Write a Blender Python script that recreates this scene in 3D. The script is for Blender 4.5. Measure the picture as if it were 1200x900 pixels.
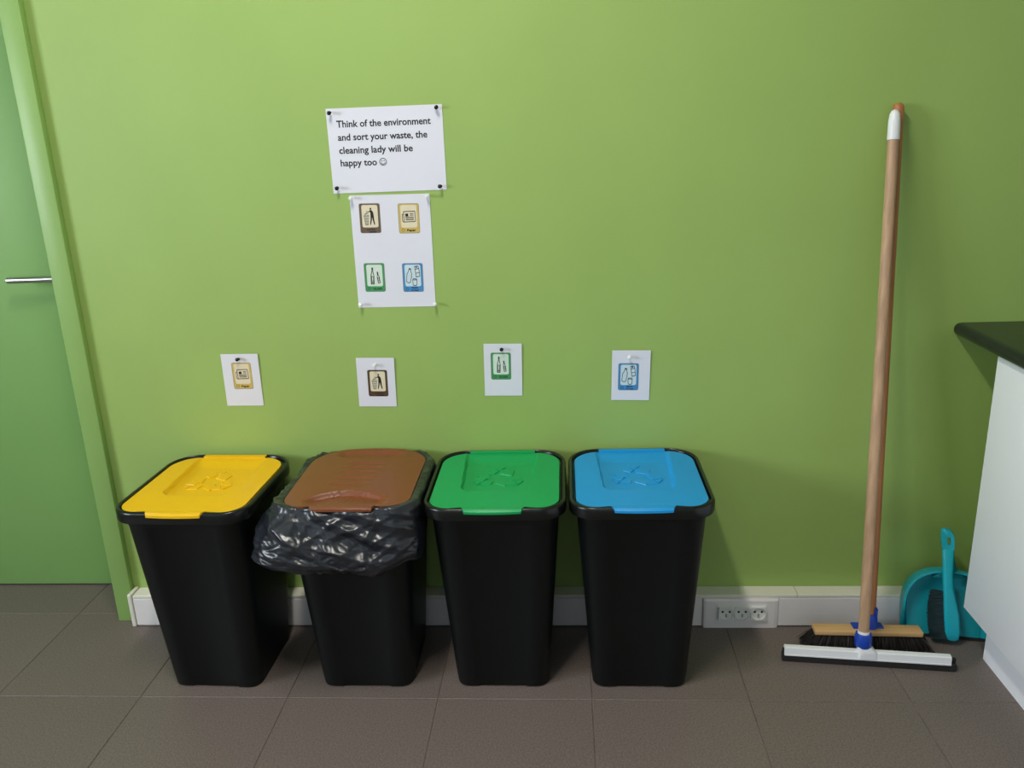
import bpy, bmesh, math, random
from mathutils import Vector, Matrix, noise
random.seed(7); noise.seed_set(3)
sc = bpy.context.scene
for o in list(bpy.data.objects): bpy.data.objects.remove(o)
COL = sc.collection

# ------------------------------------------------------------ camera
YAW, PITCH, ROLL = -0.0677, 0.2945, -0.0378
F_PX = 976.4
cam_d = bpy.data.cameras.new('camera')
cam_d.sensor_width = 36.0
cam_d.lens = F_PX / 1200 * 36.0
cam_d.clip_start = 0.02
cam = bpy.data.objects.new('camera', cam_d); COL.objects.link(cam)
_f = Vector((math.sin(YAW)*math.cos(PITCH), math.cos(YAW)*math.cos(PITCH), -math.sin(PITCH)))
_r = Vector((math.cos(YAW), -math.sin(YAW), 0)); _u = _r.cross(_f)
_r2 = _r*math.cos(ROLL) + _u*math.sin(ROLL); _u2 = _u*math.cos(ROLL) - _r*math.sin(ROLL)
M = Matrix((( _r2.x,_u2.x,-_f.x,0.0899),(_r2.y,_u2.y,-_f.y,-2.1921),(_r2.z,_u2.z,-_f.z,1.4001),(0,0,0,1)))
cam.matrix_world = M
sc.camera = cam

# ------------------------------------------------------------ world, daylight, exposure
ROOM = dict(x0=-3.40, x1=1.78, y0=-4.2, y1=0.0, h=3.0)
WIN = dict(y0=-3.10, y1=-1.60, z0=1.15, z1=2.15)        # window in the left wall
FILL_WIN = dict(x0=-1.6, x1=1.0, z0=1.0, z1=2.3)          # unseen window behind the camera, added for fill light
w = bpy.data.worlds.new('sky'); sc.world = w; w.use_nodes = True
bg = w.node_tree.nodes['Background']; bg.inputs[0].default_value = (0.55, 0.72, 1.0, 1); bg.inputs[1].default_value = 1.0
def area(name, loc, rot, sx, sy, power, color):
    l = bpy.data.lights.new(name, 'AREA'); l.shape = 'RECTANGLE'; l.size = sx; l.size_y = sy
    l.energy = power; l.color = color
    o = bpy.data.objects.new(name, l); COL.objects.link(o); o.location = loc; o.rotation_euler = rot
    return o
area('daylight_side_window', (ROOM['x0']-0.16, (WIN['y0']+WIN['y1'])/2, (WIN['z0']+WIN['z1'])/2),
     (0, -math.pi/2, 0), WIN['z1']-WIN['z0'], WIN['y1']-WIN['y0'], 135, (0.84, 0.92, 1.0))
area('rear_fill_light', ((FILL_WIN['x0']+FILL_WIN['x1'])/2, ROOM['y0']-0.16, (FILL_WIN['z0']+FILL_WIN['z1'])/2),
     (math.pi/2, 0, 0), FILL_WIN['x1']-FILL_WIN['x0'], FILL_WIN['z1']-FILL_WIN['z0'], 4.5, (0.86, 0.93, 1.0))  # dim fill added from behind the viewer
LAMP = (-0.38, -1.35)
area('ceiling_lamp_light', (LAMP[0], LAMP[1], ROOM['h']-0.085), (0, 0, 0), 0.14, 0.9, 36, (1.0, 0.96, 0.88))
vs = sc.view_settings
sc.display_settings.display_device = 'sRGB'
vs.view_transform = 'Standard'; vs.look = 'None'; vs.gamma = 1.0; vs.use_curve_mapping = False
vs.exposure = 0.0

# ------------------------------------------------------------ materials
def srgb(r, g, b):
    return tuple((c/255/12.92 if c/255 <= 0.04045 else ((c/255+0.055)/1.055)**2.4) for c in (r, g, b)) + (1,)
def mat(name, col, rough=0.5, var=0.0, scale=30, bump=0.0, bscale=200, metal=0.0, spec=0.5, coat=0.0, col2=None, stretch=None, detail=3, rnd=0.0):
    m = bpy.data.materials.new(name); m.use_nodes = True
    nt = m.node_tree; N = nt.nodes; L = nt.links; p = N['Principled BSDF']
    p.inputs['Roughness'].default_value = rough; p.inputs['Metallic'].default_value = metal
    p.inputs['Specular IOR Level'].default_value = spec; p.inputs['Coat Weight'].default_value = coat
    p.inputs['Base Color'].default_value = col
    tc = N.new('ShaderNodeTexCoord'); mp = N.new('ShaderNodeMapping'); L.new(tc.outputs['Object'], mp.inputs[0])
    if stretch: mp.inputs['Scale'].default_value = stretch
    if var or col2:
        n = N.new('ShaderNodeTexNoise'); n.inputs['Scale'].default_value = scale; n.inputs['Detail'].default_value = detail
        L.new(mp.outputs[0], n.inputs['Vector'])
        r = N.new('ShaderNodeValToRGB'); L.new(n.outputs['Fac'], r.inputs[0])
        r.color_ramp.elements[0].position = 0.35; r.color_ramp.elements[1].position = 0.65
        a = [max(0, c*(1-var)) for c in col[:3]]; b = [min(1, c*(1+var)) for c in col[:3]]
        r.color_ramp.elements[0].color = (*a, 1); r.color_ramp.elements[1].color = (*(col2[:3] if col2 else b), 1)
        out = r.outputs[0]
        if rnd:
            oi = N.new('ShaderNodeObjectInfo'); mr = N.new('ShaderNodeMapRange')
            mr.inputs['To Min'].default_value = 1-rnd; mr.inputs['To Max'].default_value = 1+rnd
            L.new(oi.outputs['Random'], mr.inputs['Value'])
            hs = N.new('ShaderNodeHueSaturation'); L.new(mr.outputs[0], hs.inputs['Value']); L.new(out, hs.inputs['Color']); out = hs.outputs[0]
        L.new(out, p.inputs['Base Color'])
    if bump:
        n2 = N.new('ShaderNodeTexNoise'); n2.inputs['Scale'].default_value = bscale; n2.inputs['Detail'].default_value = 4
        L.new(mp.outputs[0], n2.inputs['Vector'])
        b = N.new('ShaderNodeBump'); b.inputs['Strength'].default_value = bump; b.inputs['Distance'].default_value = 0.002
        L.new(n2.outputs['Fac'], b.inputs['Height']); L.new(b.outputs[0], p.inputs['Normal'])
    return m
GREEN = srgb(154, 183, 97)
MT = dict(
 wall=mat('green_wall_paint', GREEN, 0.55, var=0.02, scale=4, bump=0.06, bscale=350),
 trim=mat('green_trim_paint', srgb(142, 178, 98), 0.42, var=0.015, scale=5, bump=0.03),
 door=mat('green_door_paint', srgb(132, 176, 100), 0.45, var=0.02, scale=3, bump=0.03),
 plain=mat('white_room_paint', srgb(178, 180, 170), 0.7, var=0.01),
 tile=mat('floor_tile', srgb(113, 101, 95), 0.5, var=0.24, scale=230, bump=0.12, bscale=420, detail=5, rnd=0.04),
 grout=mat('floor_grout', srgb(104, 93, 87), 0.85, var=0.2, scale=14),
 trunk=mat('white_trunking_plastic', srgb(236, 231, 229), 0.42, var=0.01),
 cap=mat('cap_and_lamplit_top_plastic', srgb(232, 228, 214), 0.42, var=0.01),
 sock=mat('white_socket_plastic', srgb(232, 232, 226), 0.3, var=0.01),
 dark=mat('dark_hole', srgb(22, 22, 22), 0.6, var=0.05),
 black=mat('black_bin_plastic', srgb(8, 13, 13), 0.45, var=0.06, scale=18, bump=0.05, bscale=500, spec=0.3),
 rim=mat('black_rim_plastic', srgb(12, 15, 14), 0.28, var=0.05, scale=18, bump=0.02, bscale=500),
 yellow=mat('yellow_lid_plastic', srgb(240, 188, 2), 0.42, var=0.01, bump=0.03, bscale=600),
 brown=mat('brown_lid_plastic', srgb(126, 70, 40), 0.38, var=0.015, bump=0.03, bscale=600),
 green=mat('green_lid_plastic', srgb(0, 160, 86), 0.42, var=0.01, bump=0.03, bscale=600),
 blue=mat('blue_lid_plastic', srgb(22, 150, 218), 0.42, var=0.01, bump=0.03, bscale=600),
 bag=mat('black_bag_film', srgb(30, 33, 41), 0.30, var=0.1, scale=20, bump=0.10, bscale=160, spec=0.7),
 paper=mat('white_paper', srgb(226, 226, 236), 0.7, var=0.008, scale=12),
 ink=mat('black_ink', srgb(24, 24, 28), 0.7, var=0.05),
 pbrown=mat('brown_print', srgb(104, 84, 68), 0.6, var=0.06, scale=60),
 pbrown2=mat('dark_brown_print', srgb(84, 60, 36), 0.6, var=0.10, scale=60),
 pyellow=mat('ochre_print', srgb(206, 178, 96), 0.6, var=0.05, scale=60),
 pgreen=mat('green_print', srgb(62, 150, 88), 0.6, var=0.05, scale=60),
 pblue=mat('blue_print', srgb(62, 138, 196), 0.6, var=0.05, scale=60),
 pcream=mat('cream_print', srgb(228, 216, 186), 0.7, var=0.02, scale=60),
 ppale=mat('pale_green_print', srgb(214, 228, 214), 0.7, var=0.02, scale=60),
 pice=mat('pale_blue_print', srgb(204, 222, 230), 0.7, var=0.02, scale=60),
 pgrey=mat('grey_print', srgb(128, 126, 120), 0.7, var=0.04, scale=60),
 pinb=mat('black_pin_plastic', srgb(18, 18, 24), 0.25, var=0.05),
 pinw=mat('white_pin_plastic', srgb(240, 240, 240), 0.25, var=0.01),
 steel=mat('brushed_steel', srgb(196, 196, 194), 0.28, var=0.05, metal=1.0),
 wood=mat('grey_brown_handle_wood', srgb(186, 150, 118), 0.5, var=0.14, scale=9, stretch=(9, 9, 0.6), bump=0.05),
 wood2=mat('reddish_handle_wood', srgb(178, 116, 70), 0.45, var=0.12, scale=9, stretch=(9, 9, 0.6), bump=0.05),
 block=mat('pale_broom_wood', srgb(206, 164, 112), 0.55, var=0.1, scale=10, stretch=(0.6, 9, 9)),
 white=mat('white_plastic', srgb(236, 236, 238), 0.35, var=0.01),
 royal=mat('royal_blue_plastic', srgb(22, 66, 172), 0.35, var=0.02),
 rubber=mat('black_rubber', srgb(30, 29, 28), 0.8, var=0.15, scale=120, bump=0.2, bscale=300),
 bris=mat('dark_bristle', srgb(40, 34, 30), 0.7, var=0.2, scale=80),
 bris2=mat('dark_grey_bristle', srgb(26, 52, 56), 0.7, var=0.2, scale=80),
 teal=mat('turquoise_plastic', srgb(26, 170, 186), 0.35, var=0.02, bump=0.02),
 cab=mat('white_cabinet_laminate', srgb(246, 247, 255), 0.35, var=0.005),
 stone=mat('black_granite', srgb(30, 36, 34), 0.24, var=0.6, scale=240, detail=6),
 lampm=mat('lamp_housing', srgb(230, 230, 230), 0.4, var=0.01),
)
def emit(name, col, s):
    m = bpy.data.materials.new(name); m.use_nodes = True; p = m.node_tree.nodes['Principled BSDF']
    p.inputs['Base Color'].default_value = (*col, 1); p.inputs['Emission Color'].default_value = (*col, 1); p.inputs['Emission Strength'].default_value = s
    return m
MT['glow'] = emit('lamp_diffuser', (1.0, 0.95, 0.85), 3.0)
gm = bpy.data.materials.new('window_glass'); gm.use_nodes = True
_n = gm.node_tree.nodes; _l = gm.node_tree.links
_t = _n.new('ShaderNodeBsdfTransparent'); _g = _n.new('ShaderNodeBsdfGlossy'); _g.inputs['Roughness'].default_value = 0.02
_mx = _n.new('ShaderNodeMixShader'); _mx.inputs[0].default_value = 0.06
_l.new(_t.outputs[0], _mx.inputs[1]); _l.new(_g.outputs[0], _mx.inputs[2]); _l.new(_mx.outputs[0], _n['Material Output'].inputs[0])
MT['glass'] = gm

# ------------------------------------------------------------ helpers
def link(name, me, m, parent=None, loc=(0, 0, 0), rot=(0, 0, 0), smooth=False):
    if isinstance(m, str): m = MT[m]
    if not me.materials: me.materials.append(m)
    if smooth:
        for p in me.polygons: p.use_smooth = True
    o = bpy.data.objects.new(name, me); COL.objects.link(o)
    o.location = loc; o.rotation_euler = rot
    if parent: o.parent = parent
    return o
def pyd(name, V, F):
    me = bpy.data.meshes.new(name); me.from_pydata([tuple(v) for v in V], [], F); me.update(); return me
def from_bm(name, bm):
    me = bpy.data.meshes.new(name); bmesh.ops.recalc_face_normals(bm, faces=bm.faces[:]); bm.to_mesh(me); bm.free(); return me
def box(bm, x0, x1, y0, y1, z0, z1, bev=0.0, seg=2):
    r = bmesh.ops.create_cube(bm, size=1)
    for v in r['verts']:
        v.co = Vector((x0 if v.co.x < 0 else x1, y0 if v.co.y < 0 else y1, z0 if v.co.z < 0 else z1))
    if bev:
        e = list({e for v in r['verts'] for e in v.link_edges})
        bmesh.ops.bevel(bm, geom=e, offset=bev, segments=seg, profile=0.5, affect='EDGES')
def boxme(name, *a, **k):
    bm = bmesh.new(); box(bm, *a, **k); return from_bm(name, bm)
def autosmooth(o, ang=35):
    me = o.data
    for p in me.polygons: p.use_smooth = True
    me.set_sharp_from_angle(angle=math.radians(ang))
    return o
def empty(name, loc=(0, 0, 0), rot=(0, 0, 0)):
    o = bpy.data.objects.new(name, None); COL.objects.link(o); o.location = loc; o.rotation_euler = rot
    o.empty_display_size = 0.05
    return o
def tag(o, label, cat, group=None):
    o['label'] = label; o['category'] = cat
    if group: o['group'] = group
    return o
def struct(o, label=None):
    o['kind'] = 'structure'
    if label: o['label'] = label
    return o
def rrect(wd, dp, r, n=8, r2=None):
    """rounded rectangle, counter-clockwise from front right; r front corners, r2 back corners"""
    r2 = r2 or r; P = []
    for cx, cy, a0, rr in ((wd/2-r, -dp/2+r, -90, r), (wd/2-r2, dp/2-r2, 0, r2), (-wd/2+r2, dp/2-r2, 90, r2), (-wd/2+r, -dp/2+r, 180, r)):
        for k in range(n+1):
            a = math.radians(a0 + 90*k/n); P.append((cx+rr*math.cos(a), cy+rr*math.sin(a)))
    return P
def loft(name, rings, cap0=True, cap1=True, closed=True):
    n = len(rings[0]); V = [p for r in rings for p in r]; F = []
    for k in range(len(rings)-1):
        for i in range(n if closed else n-1):
            j = (i+1) % n
            F.append((k*n+i, k*n+j, (k+1)*n+j, (k+1)*n+i))
    if cap0: F.append(tuple(range(n-1, -1, -1)))
    if cap1: F.append(tuple((len(rings)-1)*n+i for i in range(n)))
    return pyd(name, V, F)
def tube(name, pts, rads, n=20, cap=True):
    pts = [Vector(p) for p in pts]; rings = []
    for i, p in enumerate(pts):
        d = (pts[min(i+1, len(pts)-1)] - pts[max(i-1, 0)]).normalized()
        a = d.cross(Vector((0, 1, 0) if abs(d.y) < 0.9 else (1, 0, 0))).normalized(); b = d.cross(a)
        rings.append([p + rads[i]*(a*math.cos(2*math.pi*k/n) + b*math.sin(2*math.pi*k/n)) for k in range(n)])
    return loft(name, rings, cap, cap)
def lathe(name, prof, n=20):
    return loft(name, [[(r*math.cos(2*math.pi*k/n), r*math.sin(2*math.pi*k/n), z) for k in range(n)] for r, z in prof])
class Print:
    """flat print on a sheet, in the sheet's x / z plane (facing -y)"""
    def __init__(s): s.V = []; s.F = []
    def poly(s, P):
        b = len(s.V); s.V += [(p[0], 0, p[1]) for p in P]; s.F.append(tuple(range(b, b+len(P))))
    def disc(s, x, y, r, n=16, ry=None):
        s.poly([(x+r*math.cos(2*math.pi*k/n), y+(ry or r)*math.sin(2*math.pi*k/n)) for k in range(n)])
    def stroke(s, P, wd, closed=False):
        P = [Vector(p) for p in P]
        if closed: P = P + [P[0]]
        for a, b in zip(P, P[1:]):
            d = b-a
            if d.length < 1e-7: continue
            d.normalize(); nrm = Vector((-d.y, d.x))*wd*0.65; e = d*wd*0.3
            s.poly([a-e-nrm, b+e-nrm, b+e+nrm, a-e+nrm])
    def tr(s, sx, sy, ox, oy):
        s.V = [(v[0]*sx+ox, 0, v[2]*sy+oy) for v in s.V]; return s
    def build(s, name, m, parent, off):
        me = pyd(name, [(x, -off, z) for x, y, z in s.V], s.F)
        return link(name, me, m, parent)
def text_mesh(name, body, x0, z0, x1=None, height=None, bold=0.0, shear=0.0):
    """text in the x/z plane; fits width x0..x1, 'height' is the x scale reference of the capital letters"""
    cu = bpy.data.curves.new(name, 'FONT'); cu.body = body; cu.size = 1.0; cu.offset = bold; cu.shear = shear; cu.resolution_u = 3
    o = bpy.data.objects.new(name, cu); COL.objects.link(o)
    bpy.context.view_layer.update()
    me = bpy.data.meshes.new_from_object(o.evaluated_get(bpy.context.evaluated_depsgraph_get()))
    bpy.data.objects.remove(o); bpy.data.curves.remove(cu)
    xs = [v.co.x for v in me.vertices]; a, b = min(xs), max(xs)
    sy = height/0.73; sx = (x1-x0)/(b-a) if x1 else sy
    for v in me.vertices: v.co = Vector((x0+(v.co.x-a)*sx, 0, z0+v.co.y*sy))
    me.name = name; return me

# ------------------------------------------------------------ room shell
X0, X1, Y0, Y1, H = ROOM['x0'], ROOM['x1'], ROOM['y0'], ROOM['y1'], ROOM['h']
DX0, DX1, DH = -2.20, -1.285, 2.08            # doorway
bm = bmesh.new()
box(bm, DX1, X1+0.2, 0, 0.22, 0, H); box(bm, X0-0.2, DX0, 0, 0.22, 0, H); box(bm, DX0, DX1, 0, 0.22, DH, H)
struct(link('wall_back', from_bm('wall_back', bm), 'wall'), 'green painted wall behind the bins')
bm = bmesh.new()
box(bm, X0-0.2, X0, Y0-0.2, WIN['y0'], 0, H); box(bm, X0-0.2, X0, WIN['y1'], 0, 0, H)
box(bm, X0-0.2, X0, WIN['y0'], WIN['y1'], 0, WIN['z0']); box(bm, X0-0.2, X0, WIN['y0'], WIN['y1'], WIN['z1'], H)
struct(link('wall_left', from_bm('wall_left', bm), 'plain'), 'pale wall with a window at the left')
struct(link('wall_right', boxme('wall_right', X1, X1+0.2, Y0-0.2, 0, 0, H), 'plain'), 'pale wall behind the kitchen counter')
bm = bmesh.new()
box(bm, X0, FILL_WIN['x0'], Y0-0.2, Y0, 0, H); box(bm, FILL_WIN['x1'], X1, Y0-0.2, Y0, 0, H)
box(bm, FILL_WIN['x0'], FILL_WIN['x1'], Y0-0.2, Y0, 0, FILL_WIN['z0']); box(bm, FILL_WIN['x0'], FILL_WIN['x1'], Y0-0.2, Y0, FILL_WIN['z1'], H)
struct(link('wall_front', from_bm('wall_front', bm), 'plain'), 'pale wall behind the viewer with a wide window added for fill light')
struct(link('ceiling', boxme('ceiling', X0-0.2, X1+0.2, Y0-0.2, 0.22, H, H+0.1), 'plain'), 'white ceiling')
def window(name, a0, a1, z0, z1, axis, c):
    r = struct(empty(name), 'white framed window')
    def bx(nm, u0, u1, w0, w1, t, m):
        if axis == 'x': me = boxme(nm, c-t, c+t, u0, u1, w0, w1)
        else: me = boxme(nm, u0, u1, c-t, c+t, w0, w1)
        link(nm, me, m, r)
    f = 0.05
    bx('frame_rail', a0, a1, z0, z0+f, 0.025, 'white'); bx('frame_rail', a0, a1, z1-f, z1, 0.025, 'white')
    for u in (a0, (a0+a1)/2-f/2, a1-f): bx('frame_stile', u, u+f, z0+f, z1-f, 0.025, 'white')
    bx('pane', a0+f, (a0+a1)/2-f/2, z0+f, z1-f, 0.003, 'glass'); bx('pane', (a0+a1)/2+f/2, a1-f, z0+f, z1-f, 0.003, 'glass')
window('window_1', WIN['y0'], WIN['y1'], WIN['z0'], WIN['z1'], 'x', X0-0.08)
window('fill_window', FILL_WIN['x0'], FILL_WIN['x1'], FILL_WIN['z0'], FILL_WIN['z1'], 'y', Y0-0.08)  # added to go with the rear fill light

# floor: grout bed with every tile its own piece
floor = struct(link('floor', boxme('floor', X0-0.2, X1+0.2, Y0-0.2, 0.3, -0.06, -0.0014), 'grout'), 'dark grey brown tiled floor')
GS, GX, GY, GAP = 0.3978, -1.4491, -0.3794, 0.0024
tile_full = None
def tile_mesh(x0, x1, y0, y1):
    bm = bmesh.new(); box(bm, x0, x1, y0, y1, -0.012, 0.0)
    e = [e for e in bm.edges if all(v.co.z > -0.001 for v in e.verts)]
    bmesh.ops.bevel(bm, geom=e, offset=0.0012, segments=1, affect='EDGES')
    return from_bm('tile', bm)
i0 = math.floor((X0-GX)/GS); i1 = math.ceil((X1-GX)/GS)
j0 = math.floor((Y0-GY)/GS)
for j in range(j0, 2):
    for i in range(i0, i1):
        ax, bx_, ay, by = GX+i*GS, GX+(i+1)*GS, GY+j*GS, GY+(j+1)*GS
        lx, hx = X0, X1; hy = 0.0
        if j >= 0 and bx_ <= DX1+GS and bx_ > DX0: hy = 0.25
        cx0, cx1, cy0, cy1 = max(ax, lx), min(bx_, hx), max(ay, Y0), min(by, hy)
        if j == 1: cx0, cx1 = max(cx0, DX0), min(cx1, DX1)
        if cx1-cx0 < 0.02 or cy1-cy0 < 0.02: continue
        g = GAP/2; mx, my = (ax+bx_)/2, (ay+by)/2
        full = cx1-cx0 > GS-1e-6 and cy1-cy0 > GS-1e-6
        if full:
            if tile_full is None: tile_full = tile_mesh(-GS/2+g, GS/2-g, -GS/2+g, GS/2-g)
            me = tile_full
        else: me = tile_mesh(cx0-mx+g, cx1-mx-g, cy0-my+g, cy1-my-g)
        link('tile', me, 'tile', floor, (mx, my, 0))

# door, frame
TR = struct(empty('trim_1'), 'green painted door frame standing slightly proud of the wall')
TX0, TX1, TF = -1.2985, -1.2424, -0.022
def frame_piece(x0, x1, y0, y1, z0, z1, nm):
    autosmooth(link(nm, boxme(nm, x0, x1, y0, y1, z0, z1, bev=0.003), 'trim', TR))
frame_piece(TX0, TX1, TF, 0.001, 0.0, DH+0.04, 'frame_post')
frame_piece(DX0-0.043, DX0+0.0135, TF, 0.001, 0.0, DH+0.04, 'frame_post')
frame_piece(DX0+0.0135, TX0, TF, 0.001, DH-0.0135, DH+0.04, 'frame_head')
for a, b, nm in ((DX1-0.012, DX1, 'jamb'), (DX0, DX0+0.012, 'jamb')):
    link(nm, boxme(nm, a, b, 0.001, 0.22, 0.0, DH-0.0), 'trim', TR)
door = struct(empty('door_1', ((DX0+DX1)/2, 0.19, 0)), 'plain green door set back in its frame')
hw = (DX1-DX0)/2-0.014
autosmooth(link('door_leaf', boxme('door_leaf', -hw, hw, -0.0, 0.04, 0.006, DH-0.004, bev=0.002), 'door', door))
hx = -1.375-(DX0+DX1)/2
hnd = link('lever_handle', tube('lever_handle', [(hx, -0.002, 1.037), (hx, -0.035, 1.037), (hx, -0.048, 1.037), (hx-0.01, -0.056, 1.037), (hx-0.05, -0.058, 1.037), (hx-0.154, -0.058, 1.0365)], [0.0095]*6, 16), 'steel', door)
autosmooth(hnd, 50); hnd['label'] = 'brushed steel lever handle'
autosmooth(link('rosette', loft('rosette', [[(hx+r*math.cos(t*math.pi/12), y, 1.037+r*math.sin(t*math.pi/12)) for t in range(24)] for r, y in ((0.026, 0.0), (0.026, -0.006), (0.024, -0.008))]), 'steel', door))

# white cable trunking along the wall
TRK = struct(empty('baseboard_back'), 'white plastic cable trunking along the foot of the green wall')
def trunk(x0, x1, nm, d=0.05, h=0.104, z0=0.003, m='trunk', bev=0.002):
    return link(nm, boxme(nm, x0, x1, -d, 0.0, z0, h, bev=bev, seg=2), m, TRK)
trunk(-1.2395, -1.2265, 'end_cap', 0.053, 0.108, 0.0, 'cap', 0.003)
trunk(-1.2245, 0.4715, 'cover_strip', h=0.0935); trunk(0.6875, X1-0.01, 'cover_strip', h=0.0935)
trunk(-1.2245, 0.7395, 'top_strip', z0=0.094, d=0.0495, m='cap'); trunk(0.7405, X1-0.01, 'top_strip', z0=0.094, d=0.0495, m='cap')  # top strips coloured creamier than the front, painting in the lamp's warm light
prof = [(0.4722, -0.050), (0.4745, -0.0560), (0.480, -0.0575), (0.676, -0.0575), (0.6845, -0.0550), (0.6872, -0.0502)]
ring = lambda z, k: [(x, y*k, z) for x, y in prof] + [(0.6872, 0, z), (0.4722, 0, z)]
trk = link('socket_housing', loft('socket_housing', [ring(-0.0005+0.001, 0.99), ring(0.088, 1), ring(0.0938, 0.95)]), 'trunk', TRK)

# ------------------------------------------------------------ power sockets in the trunking
PO = tag(empty('power_outlet', (0.583, -0.0575, 0.051)), 'white triple power socket set into the trunking right of the blue-lidded bin', 'power socket')
autosmooth(link('face_plate', boxme('face_plate', -0.0690, 0.0690, -0.0025, 0.0, -0.0235, 0.0235, bev=0.001), 'sock', PO))
def socket(cx):
    n = 28; R = 0.0200; s = 0.0222
    sq = []
    for k in range(n):
        a = 2*math.pi*k/n; c, d = math.cos(a), math.sin(a); t = s/max(abs(c), abs(d)); sq.append((c*t, d*t))
    ci = [(math.cos(2*math.pi*k/n), math.sin(2*math.pi*k/n)) for k in range(n)]
    rings = [[(x, -0.0025, z) for x, z in sq], [(x, -0.0078, z) for x, z in sq],
             [(x*R, -0.0086, z*R) for x, z in ci], [(x*R*0.97, -0.0032, z*R*0.97) for x, z in ci]]
    o = autosmooth(link('socket', loft('socket', rings, False, True), 'sock', PO, (cx, 0, 0)))
    for hx_ in (-0.0100, 0.0100):
        link('pin_hole', loft('pin_hole', [[(hx_+0.0034*a, y, 0.0045+0.0034*b) for a, b in ci[::2]] for y in (-0.0032, -0.0036)]), 'dark', o)
    link('earth_slot', loft('earth_slot', [[(0.0005+0.0022*a, y, -0.0080+0.0058*b) for a, b in ci[::2]] for y in (-0.0032, -0.0036)]), 'dark', o)
    link('earth_pin', tube('earth_pin', [(0.0005, -0.0034, -0.0075), (0.0005, -0.0105, -0.0075)], [0.0022, 0.0018], 10), 'steel', o)
for cx in (-0.0455, 0, 0.0455): socket(cx)

# ------------------------------------------------------------ recycling bins
RW, RD, RZ = 0.350, 0.388, 0.545          # rim size and height
def body_mesh():
    rings = []
    for z, wd, dp, r in ((0.0, 0.232, 0.242, 0.030), (0.004, 0.242, 0.252, 0.034), (0.03, 0.248, 0.258, 0.036), (0.25, 0.278, 0.300, 0.044),
                         (0.49, 0.312, 0.348, 0.055), (0.50, 0.318, 0.354, 0.058), (0.53, 0.322, 0.358, 0.060)):
        P = rrect(wd, dp, r, 7); out = []
        # front side carries a shallow recessed panel
        x1 = wd/2-r
        for x, y in P: out.append((x, y, z))
        a = wd*0.27; rec = 0.003 if 0.003 < z < 0.495 else 0.0
        fr = [(-a, -dp/2, z), (-a+0.004, -dp/2+rec, z), (a-0.004, -dp/2+rec, z), (a, -dp/2, z)]
        rings.append(fr + out)
    # small feet: the bottom of the recess is arched off the floor
    n = len(rings[0])
    for i in (1, 2): rings[0][i] = (rings[0][i][0], rings[0][i][1]+0.002, 0.003)
    return loft('body', rings, True, False)
def rim_mesh():
    r, rb = 0.066, 0.082
    def o(k, z):
        return [(x, y, z) for x, y in rrect(RW+2*k, RD+2*k, r+k, 10, rb+k)]
    return loft('rim', [o(-0.017, 0.530), o(-0.012, 0.517), o(-0.0005, 0.515), o(0.0, 0.517), o(0.0, RZ-0.006), o(-0.002, RZ-0.0015), o(-0.005, RZ),
                        o(-0.0085, RZ), o(-0.011, RZ-0.003), o(-0.0125, RZ-0.010), o(-0.030, RZ-0.013)], False, False)
def smooth(a, b, x):
    t = max(0, min(1, (x-a)/(b-a))); return t*t*(3-2*t)
LID_SH = -0.0075                         # the lid sits nearer the front of the rim
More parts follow.
